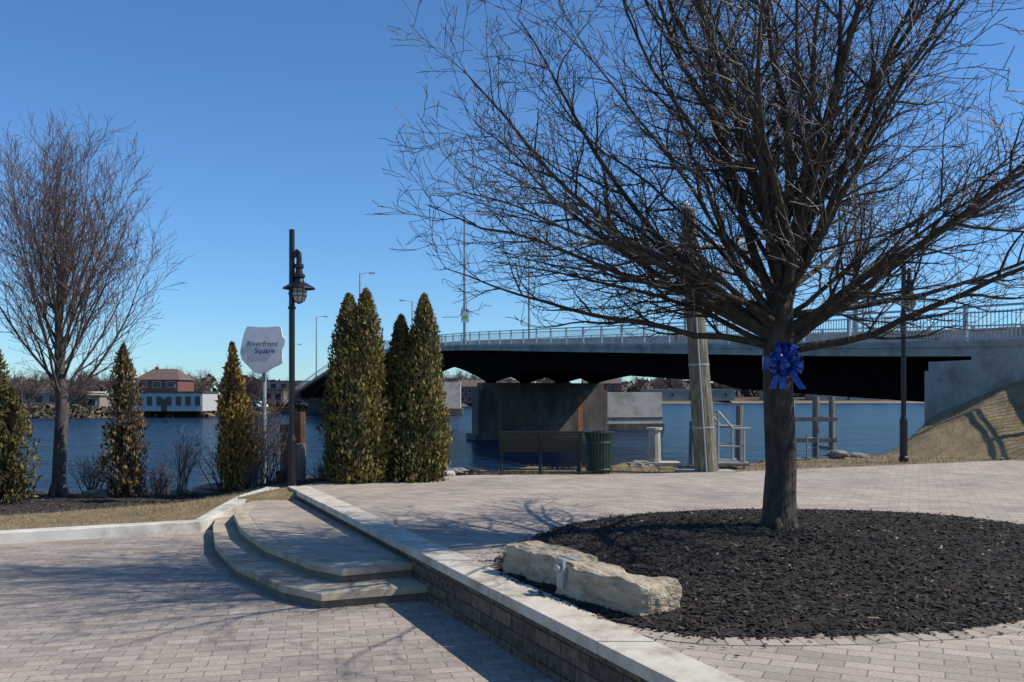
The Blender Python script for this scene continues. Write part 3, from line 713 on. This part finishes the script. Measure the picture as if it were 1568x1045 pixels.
# ---------------------------------------------------------------- bridge
ZP=[(0,2.7),(14,2.85),(30,3.26),(49,4.3),(85,6.25),(120,7.5),(150,7.0),(166,6.0),(190,4.3),(211,2.7),(245,1.6)]
def dz(y): return sum(interp(y+k_*3,ZP) for k_ in range(-3,4))/7
PIER=[79,135,190]; PN=Vector((.943,.3326)); WD=12.0
def bp_(y,off): return Vector((BX(y)+PN.x*off,y+PN.y*off))
st=[5+i*2.0 for i in range(120)]
br=MB()
def bsweep(sec,mi,y0=5,y1=243):
    S=[y for y in st if y0<=y<=y1];n=len(sec(S[0]));vs=[]
    for y in S:
        for off,z in sec(y): p_=bp_(y,off);vs.append((p_.x,p_.y,z))
    br.add(vs,[(i*n+k_,i*n+(k_+1)%n,(i+1)*n+(k_+1)%n,(i+1)*n+k_) for i in range(len(S)-1) for k_ in range(n)]+[tuple(range(n)),tuple((len(S)-1)*n+k_ for k_ in range(n))[::-1]],mi)
bsweep(lambda y:[(0,dz(y)),(0,dz(y)-.42),(WD,dz(y)-.42),(WD,dz(y))],0)
bsweep(lambda y:[(-.06,dz(y)+.06),(-.06,dz(y)-.12),(.3,dz(y)-.12),(.3,dz(y)+.06)],0)
bsweep(lambda y:[(1.8,dz(y)+.004),(1.8,dz(y)+.003),(WD-1.8,dz(y)+.003),(WD-1.8,dz(y)+.004)],3)
def gd(y):
    d_=min(abs(y-p_) for p_ in PIER)
    return 1.35+ (1.5*max(0,1-d_/17)**2) + (.25 if y<45 else 0)
for off in(1.0,4.2,7.6,10.8):
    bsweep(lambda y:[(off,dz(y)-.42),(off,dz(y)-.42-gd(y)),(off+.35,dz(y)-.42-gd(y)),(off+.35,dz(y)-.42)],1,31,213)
def obox(y,o0,o1,dy,z0,z1,mi):
    a=bp_(y,o0);c_=bp_(y,o1);t_=Vector((-.3326,.943))*dy/2
    br.prism([tuple(a-t_),tuple(c_-t_),tuple(c_+t_),tuple(a+t_)],z0,z1,mi,mi)
for y in PIER:
    top=dz(y)-.42-gd(y)+.05
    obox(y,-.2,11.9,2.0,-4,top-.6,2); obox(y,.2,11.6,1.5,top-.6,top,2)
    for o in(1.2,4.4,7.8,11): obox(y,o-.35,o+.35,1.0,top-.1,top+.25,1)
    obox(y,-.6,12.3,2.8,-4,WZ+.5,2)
obox(79,9.0,9.45,2.03,-2.2,1.6,4);obox(79,1.6,1.8,2.02,-1.6,1.5,4)
obox(29.6,-.05,WD,2.4,-4,3.26-.5,0)
obox(215,-1,WD+1,4,-4,2.1,0)
br.prism([tuple(bp_(30.8,-.15)),tuple(bp_(10,-.15)),tuple(bp_(10,.25)),tuple(bp_(30.8,.25))],-3,2.45,0,0)
bsweep(lambda y:[(-.1,dz(y)-.40),(-.1,2.2),(.3,2.2),(.3,dz(y)-.40)],0,5,30)
def rail(off):
    y=6.0
    while y<130:
        p_=bp_(y,off);z=dz(y);br.box((p_.x,p_.y,z+.56),(.022,.022,.94),5)
        y+=.145 if y<60 else .2
    y=6.0
    while y<240:
        p_=bp_(y,off);z=dz(y);br.box((p_.x,p_.y,z+.6),(.10,.12,1.2),5,rz=.34);y+=2.6
    for z0,h_ in((1.12,.07),(.12,.05),(.95,.04)):
        bsweep(lambda y:[(off-.035,dz(y)+z0+h_),(off-.035,dz(y)+z0),(off+.035,dz(y)+z0),(off+.035,dz(y)+z0+h_)],5)
rail(.1);rail(WD-.1)
bsweep(lambda y:[(1.75,dz(y)+.55),(1.75,dz(y)+.0),(1.9,dz(y)+.0),(1.9,dz(y)+.55)],0)
br.build('river_bridge',[M_conc,M_girder,M_concd,M_asph,M_rust,M_rail])
def blight(y,off,H,dirx):
    p_=bp_(y,off);z=dz(y);mb=MB()
    mb.tube([(p_.x,p_.y,z),(p_.x,p_.y,z+H*.6),(p_.x,p_.y,z+H)],[.15,.12,.10],10,0)
    ax=PN*dirx
    mb.tube([(p_.x,p_.y,z+H-.1),(p_.x+ax.x*.8,p_.y+ax.y*.8,z+H+.12),(p_.x+ax.x*1.4,p_.y+ax.y*1.4,z+H+.15)],[.05,.045,.04],8,0)
    mb.box((p_.x+ax.x*1.75,p_.y+ax.y*1.75,z+H+.12),(.85,.35,.2),0,rz=.34);mb.box((p_.x+ax.x*1.75,p_.y+ax.y*1.75,z+H+.01),(.55,.28,.06),1,rz=.34)
    mb.box((p_.x,p_.y,z+.3),(.35,.35,.6),0)
    mb.build('bridge_street_light',[M_galv,M_lens])
blight(83,.1,12,1);blight(134,.1,12.2,1);blight(180,.1,12,1);blight(222,.1,11.5,1)
blight(97,WD-.1,10,-1);blight(47.5,WD-.1,11,-1);blight(150,WD-.1,10.5,-1)
def rsign(name,x,y,z,H,w_,h_,mats):
    mb=MB();mb.cyl((x,y,z),(x,y,z+H),.04,.04,8,0);mb.box((x,y-.06,z+H-h_/2),(w_,.03,h_),1);mb.box((x,y-.08,z+H-h_*.6),(w_*.6,.008,h_*.25),2);mb.build(name,mats)
p_=bp_(82.5,.0);rsign('route_sign',p_.x,p_.y-.1,dz(82.5),3.3,.7,1.2,[M_galv,M_whitep,M_yel])
rsign('pedestrian_sign',13.9,36.2,dz(36)-.05,2.5,.42,.42,[M_galv,M_yel,M_black])
mb=MB();Yb=52.0;xa,xb=9.36,12.18;za=1.65+128*Yb/1400;zb_=1.65+195*Yb/1400
mb.box(((xa+xb)/2,Yb,(za+zb_)/2),(xb-xa,.12,zb_-za),1)
mb.box((xa+.75,Yb-.09,zb_-.65),(1.0,.03,.6),2);mb.box((xb-.65,Yb-.09,zb_-.55),(.8,.03,.5),3);mb.box((xb-.8,Yb-.09,za+.6),(.9,.03,.5),4);mb.box((xa+.7,Yb-.09,za+.55),(.9,.03,.2),5)
for x in(xa+.5,xb-.5): mb.cyl((x,Yb+.13,dz(52)-.3),(x,Yb+.13,zb_),.08,.08,8,0)
mb.build('community_sign_board',[M_galv,M_whitep,M_green,M_redp,M_bluep,M_black])
op=MB();op.prism([(7.2,99),(16.6,101),(16.3,104.5),(6.9,102.5)],WZ-2,1.95,0,0);op.prism([(7.0,98.8),(16.8,100.85),(16.5,104.7),(6.7,102.7)],WZ-2,WZ+.7,1,1);op.prism([(7.1,98.9),(16.7,100.95),(16.4,104.6),(6.8,102.6)],-.95,-.8,1,1)
op.prism([(7.0,98.7),(7.35,98.77),(7.35,99.2),(7.0,99.2)],WZ+.7,2.0,0,0);op.build('old_bridge_pier',[M_concl,M_concd])
op=MB();op.prism([(-15.2,178),(-10.1,179),(-10.2,183),(-15.3,182)],WZ-2,4.2,0,0);op.prism([(-15.6,177.5),(-9.7,178.6),(-9.8,183.5),(-15.7,182.5)],WZ-2,WZ+1.2,1,1);op.build('old_bridge_pier',[M_concl,M_concd])

# ---------------------------------------------------------------- far shore
def house(name,x,y,w_,dp,h,rh,wall,roof,nw=3,fl=1,hip=False,z=None):
    z=gz(x,y)-.2 if z is None else z;mb=MB();x0,x1,y0,y1=x-w_/2,x+w_/2,y-dp/2,y+dp/2
    mb.prism([(x0,y0),(x1,y0),(x1,y1),(x0,y1)],z,z+h,0,0)
    if rh>0:
        o=.35;zz=z+h;ym=(y0+y1)/2;ix=(w_*.25 if hip else 0)
        vs=[(x0-o,y0-o,zz),(x1+o,y0-o,zz),(x1+o,y1+o,zz),(x0-o,y1+o,zz),(x0-o+ix,ym,zz+rh),(x1+o-ix,ym,zz+rh)]
        mb.add(vs,[(0,1,5,4),(2,3,4,5),(0,4,3),(1,2,5),(0,3,2,1)],1)
        mb.box((x0+w_*.3,ym,zz+rh*.9),(.6,.6,1.2),0)
    else:
        mb.box((x,y,z+h+.12),(w_+.4,dp+.4,.24),1)
    for f in range(fl):
        zc=z+h*(f+.55)/fl
        for i in range(nw):
            xc=x0+w_*(i+.5)/nw;ww=min(1.5,w_/nw*.55);hh=min(1.8,h/fl*.5)
            mb.box((xc,y0-.03,zc),(ww+.2,.06,hh+.2),3);mb.box((xc,y0-.065,zc),(ww,.02,hh),2)
    mb.box((x0+w_*.5,y0-.05,z+1.05),(1.0,.08,2.1),2)
    return mb.build(name,[wall,roof,M_glass,M_side])
house('marina_building',-58.8,158.5,13,8,3.1,0,M_side,M_roofd,8,1,z=-1.1)
house('brick_house',-69,182,8.2,9,4.2,2.2,M_brick,M_roofr,3,2,True,z=0.4)
house('boat_shed',-79,172,6,7,2.4,0,M_sideb,M_roofd,2)
house('storage_building',-90,186,11,8,2.8,0,M_sideb,M_side,4)
house('grey_house',-104,196,8,8,2.8,1.8,M_sideb,M_roofr,3)
house('storage_building',-54,202,9,8,3.2,0,M_sideb,M_roofr,4,1)
house('white_house',-49,228,6,8,3.2,2.0,M_side,M_roofd,3)
house('commercial_building',-60,240,16,10,5.0,0,M_sideb,M_roofd,6,2)
house('white_house',-42,262,8,8,4.0,2.2,M_side,M_roofr,3)
house('red_brick_building',-12,320,13,10,6,2.4,M_brick,M_roofr,5,2)
house('beige_house',2,372,14,10,5,3,M_sideb,M_roofd,4,2)
house('white_house',18,395,11,10,4.5,3,M_side,M_roofd,4,1)
house('red_barn_building',40,412,16,12,8.2,3,M_sider,M_roofr,5,2)
house('warehouse_building',84,440,42,18,5.2,0,M_sideb,M_side,5,1)
house('beige_house',130,450,14,10,6,3,M_sideb,M_roofd,4,2)
house('warehouse_building',165,455,34,14,5.5,0,M_sideb,M_roofd,6,1)
def car(x,y,col,rz=0):
    z=gz(x,y)+.02;mb=MB()
    prof=[(-2.1,.35),(-2.1,.8),(-1.3,.92),(-.7,1.42),(.9,1.45),(1.5,.95),(2.1,.85),(2.15,.35)]
    vs=[(a,-.85,b__) for a,b__ in prof]+[(a,.85,b__) for a,b__ in prof];n=len(prof)
    mb.add(vs,[tuple(range(n)),tuple(range(n,2*n))[::-1]]+[(i,n+i,n+(i+1)%n,(i+1)%n) for i in range(n)],0)
    for s__ in(-1,1):
        mb.add([(-1.05,s__*.86,.97),(-.65,s__*.86,1.36),(.85,s__*.86,1.38),(1.25,s__*.86,.98)],[(0,1,2,3)],1)
        for a in(-1.3,1.3): mb.cyl((a,s__*.7,.33),(a,s__*.88,.33),.33,.33,12,2)
    o=mb.build('parked_car',[col,M_glass,M_black],loc=(x,y,z));o.rotation_euler=(0,0,rz)
for x,y,c_ in((-50.5,172,M_whitep),(-51,180,M_grey),(-52,186,M_whitep),(-53,168,M_bluep),(-48.5,208,M_whitep),(-70,163,M_grey)): car(x,y,c_,R.uniform(-.3,.3))
def dtrees(name,spots,seed,mats,hr=(6,10),fine=1.0):
    rng=random.Random(seed);mb=MB()
    for (x,y) in spots:
        h=rng.uniform(*hr);z=gz(x,y)-.2
        P=dict(seg=[4,4,3],sides=[4,3,3],wob=[.08,.12,.15],up=[.06,.06,.05],kids=[8,7,0],lo=[.2,.2,0],ang=[(20,45),(25,50),(0,0)],len=[h*.55,h*.28,h*.14],rad=[.1,.05*fine,.03*fine],rmin=.02*fine,tap=.8)
        mb.tube([(x,y,z),(x,y,z+h*.5)],[.2,.12],5,0)
        for i in range(9):
            a=rng.random()*6.28;el=math.radians(rng.uniform(30,80))
            grow(mb,rng,Vector((x,y,z+h*rng.uniform(.2,.45))),Vector((math.cos(a)*math.cos(el),math.sin(a)*math.cos(el),math.sin(el))),h*.5,.1,0,P)
    return mb.build(name,mats)
rg=random.Random(9)
dtrees('distant_bare_trees',[(rg.uniform(-120,-46),rg.uniform(188,215)) for _ in range(36)]+[(rg.uniform(-115,-70),rg.uniform(162,175)) for _ in range(10)],1,[M_bark2,M_twig2],(5,8.5))
dtrees('distant_bare_trees',[(rg.uniform(-60,0),rg.uniform(330,380)) for _ in range(26)],2,[M_bark2,M_twig2],(9,14),1.6)
dtrees('distant_bare_trees',[(rg.uniform(-10,260),rg.uniform(455,520)) for _ in range(60)],3,[M_bark2,M_twig2],(9,14),2.2)
hd=MB();cols=[]
for i in range(9000):
    x=rg.uniform(-420,520);y=(250 if x<-40 else 520)+rg.uniform(0,30)
    hh=(5.5 if x<-40 else 9)*(1+.5*mn.noise(Vector((x*.04,0,0))));z=gz(x,y)+rg.random()**.8*hh
    s_=rg.uniform(.5,1.2)*(1 if x<-40 else 1.6)
    d1=rv(rg)*s_;d2=rv(rg)*s_;c0=Vector((x,y,z));hd.add([c0-d1,c0+d2,c0+d1,c0-d2],[(0,1,2,3)])
    k_=rg.uniform(.7,1.2);g_=mn.noise(Vector((x*.03,4,0)));cc=(.10,.08,.065) if g_>-.15 else (.03,.04,.02);cols.extend([tuple(q*k_ for q in cc)]*4)
hd.build('distant_woodland',[M_leaf],cols=cols)
hd=MB();cols=[]
for i in range(6500):
    x=rg.uniform(-140,-46);y=interp(x,FAR)+rg.uniform(-.5,11)
    s_=rg.uniform(.12,.32);d1=rv(rg)*s_;d2=rv(rg)*s_;c0=Vector((x,y,gz(x,y)+rg.random()*.9*(1+mn.noise(Vector((x*.2,0,0))))))
    hd.add([c0-d1,c0+d2,c0+d1,c0-d2],[(0,1,2,3)]);k_=rg.uniform(.6,1.2);cc=(.15,.105,.06) if rg.random()>.3 else (.05,.055,.025);cols.extend([tuple(q*k_ for q in cc)]*4)
hd.build('far_bank_brush',[M_leaf],cols=cols)

# ---------------------------------------------------------------- light, world, camera
E_=math.radians(46)
sunv=Vector((.996*math.cos(E_),-.06*math.cos(E_),math.sin(E_))).normalized()
el=math.asin(sunv.z);az=math.atan2(sunv.x,sunv.y)
W=bpy.data.worlds.new('World');scene.world=W;W.use_nodes=True
N=W.node_tree.nodes;L=W.node_tree.links
sk=N.new('ShaderNodeTexSky');sk.sky_type='NISHITA';sk.sun_disc=False;sk.sun_elevation=el;sk.sun_rotation=az
sk.air_density=1.0;sk.dust_density=.15;sk.ozone_density=3.0;sk.altitude=300
tn=N.new('ShaderNodeMixRGB');tn.blend_type='MULTIPLY';tn.inputs[0].default_value=1;tn.inputs[2].default_value=(.61,.93,1.24,1)
L.new(sk.outputs[0],tn.inputs[1]);L.new(tn.outputs[0],N['Background'].inputs[0]);N['Background'].inputs[1].default_value=.118
sl=bpy.data.lights.new('sun','SUN');sl.energy=5.0;sl.angle=math.radians(.5);sl.color=(1,.955,.885)
so_=bpy.data.objects.new('sun',sl);bpy.context.collection.objects.link(so_);so_.rotation_euler=sunv.to_track_quat('Z','Y').to_euler();so_.location=(20,10,30)
cd=bpy.data.cameras.new('camera');co=bpy.data.objects.new('camera',cd);bpy.context.collection.objects.link(co)
co.location=(0,0,1.65);co.rotation_euler=(math.pi/2,0,0);cd.sensor_width=36;cd.lens=36*1400/1568;cd.shift_y=82.5/1568;cd.clip_end=8000;cd.clip_start=.05
scene.camera=co
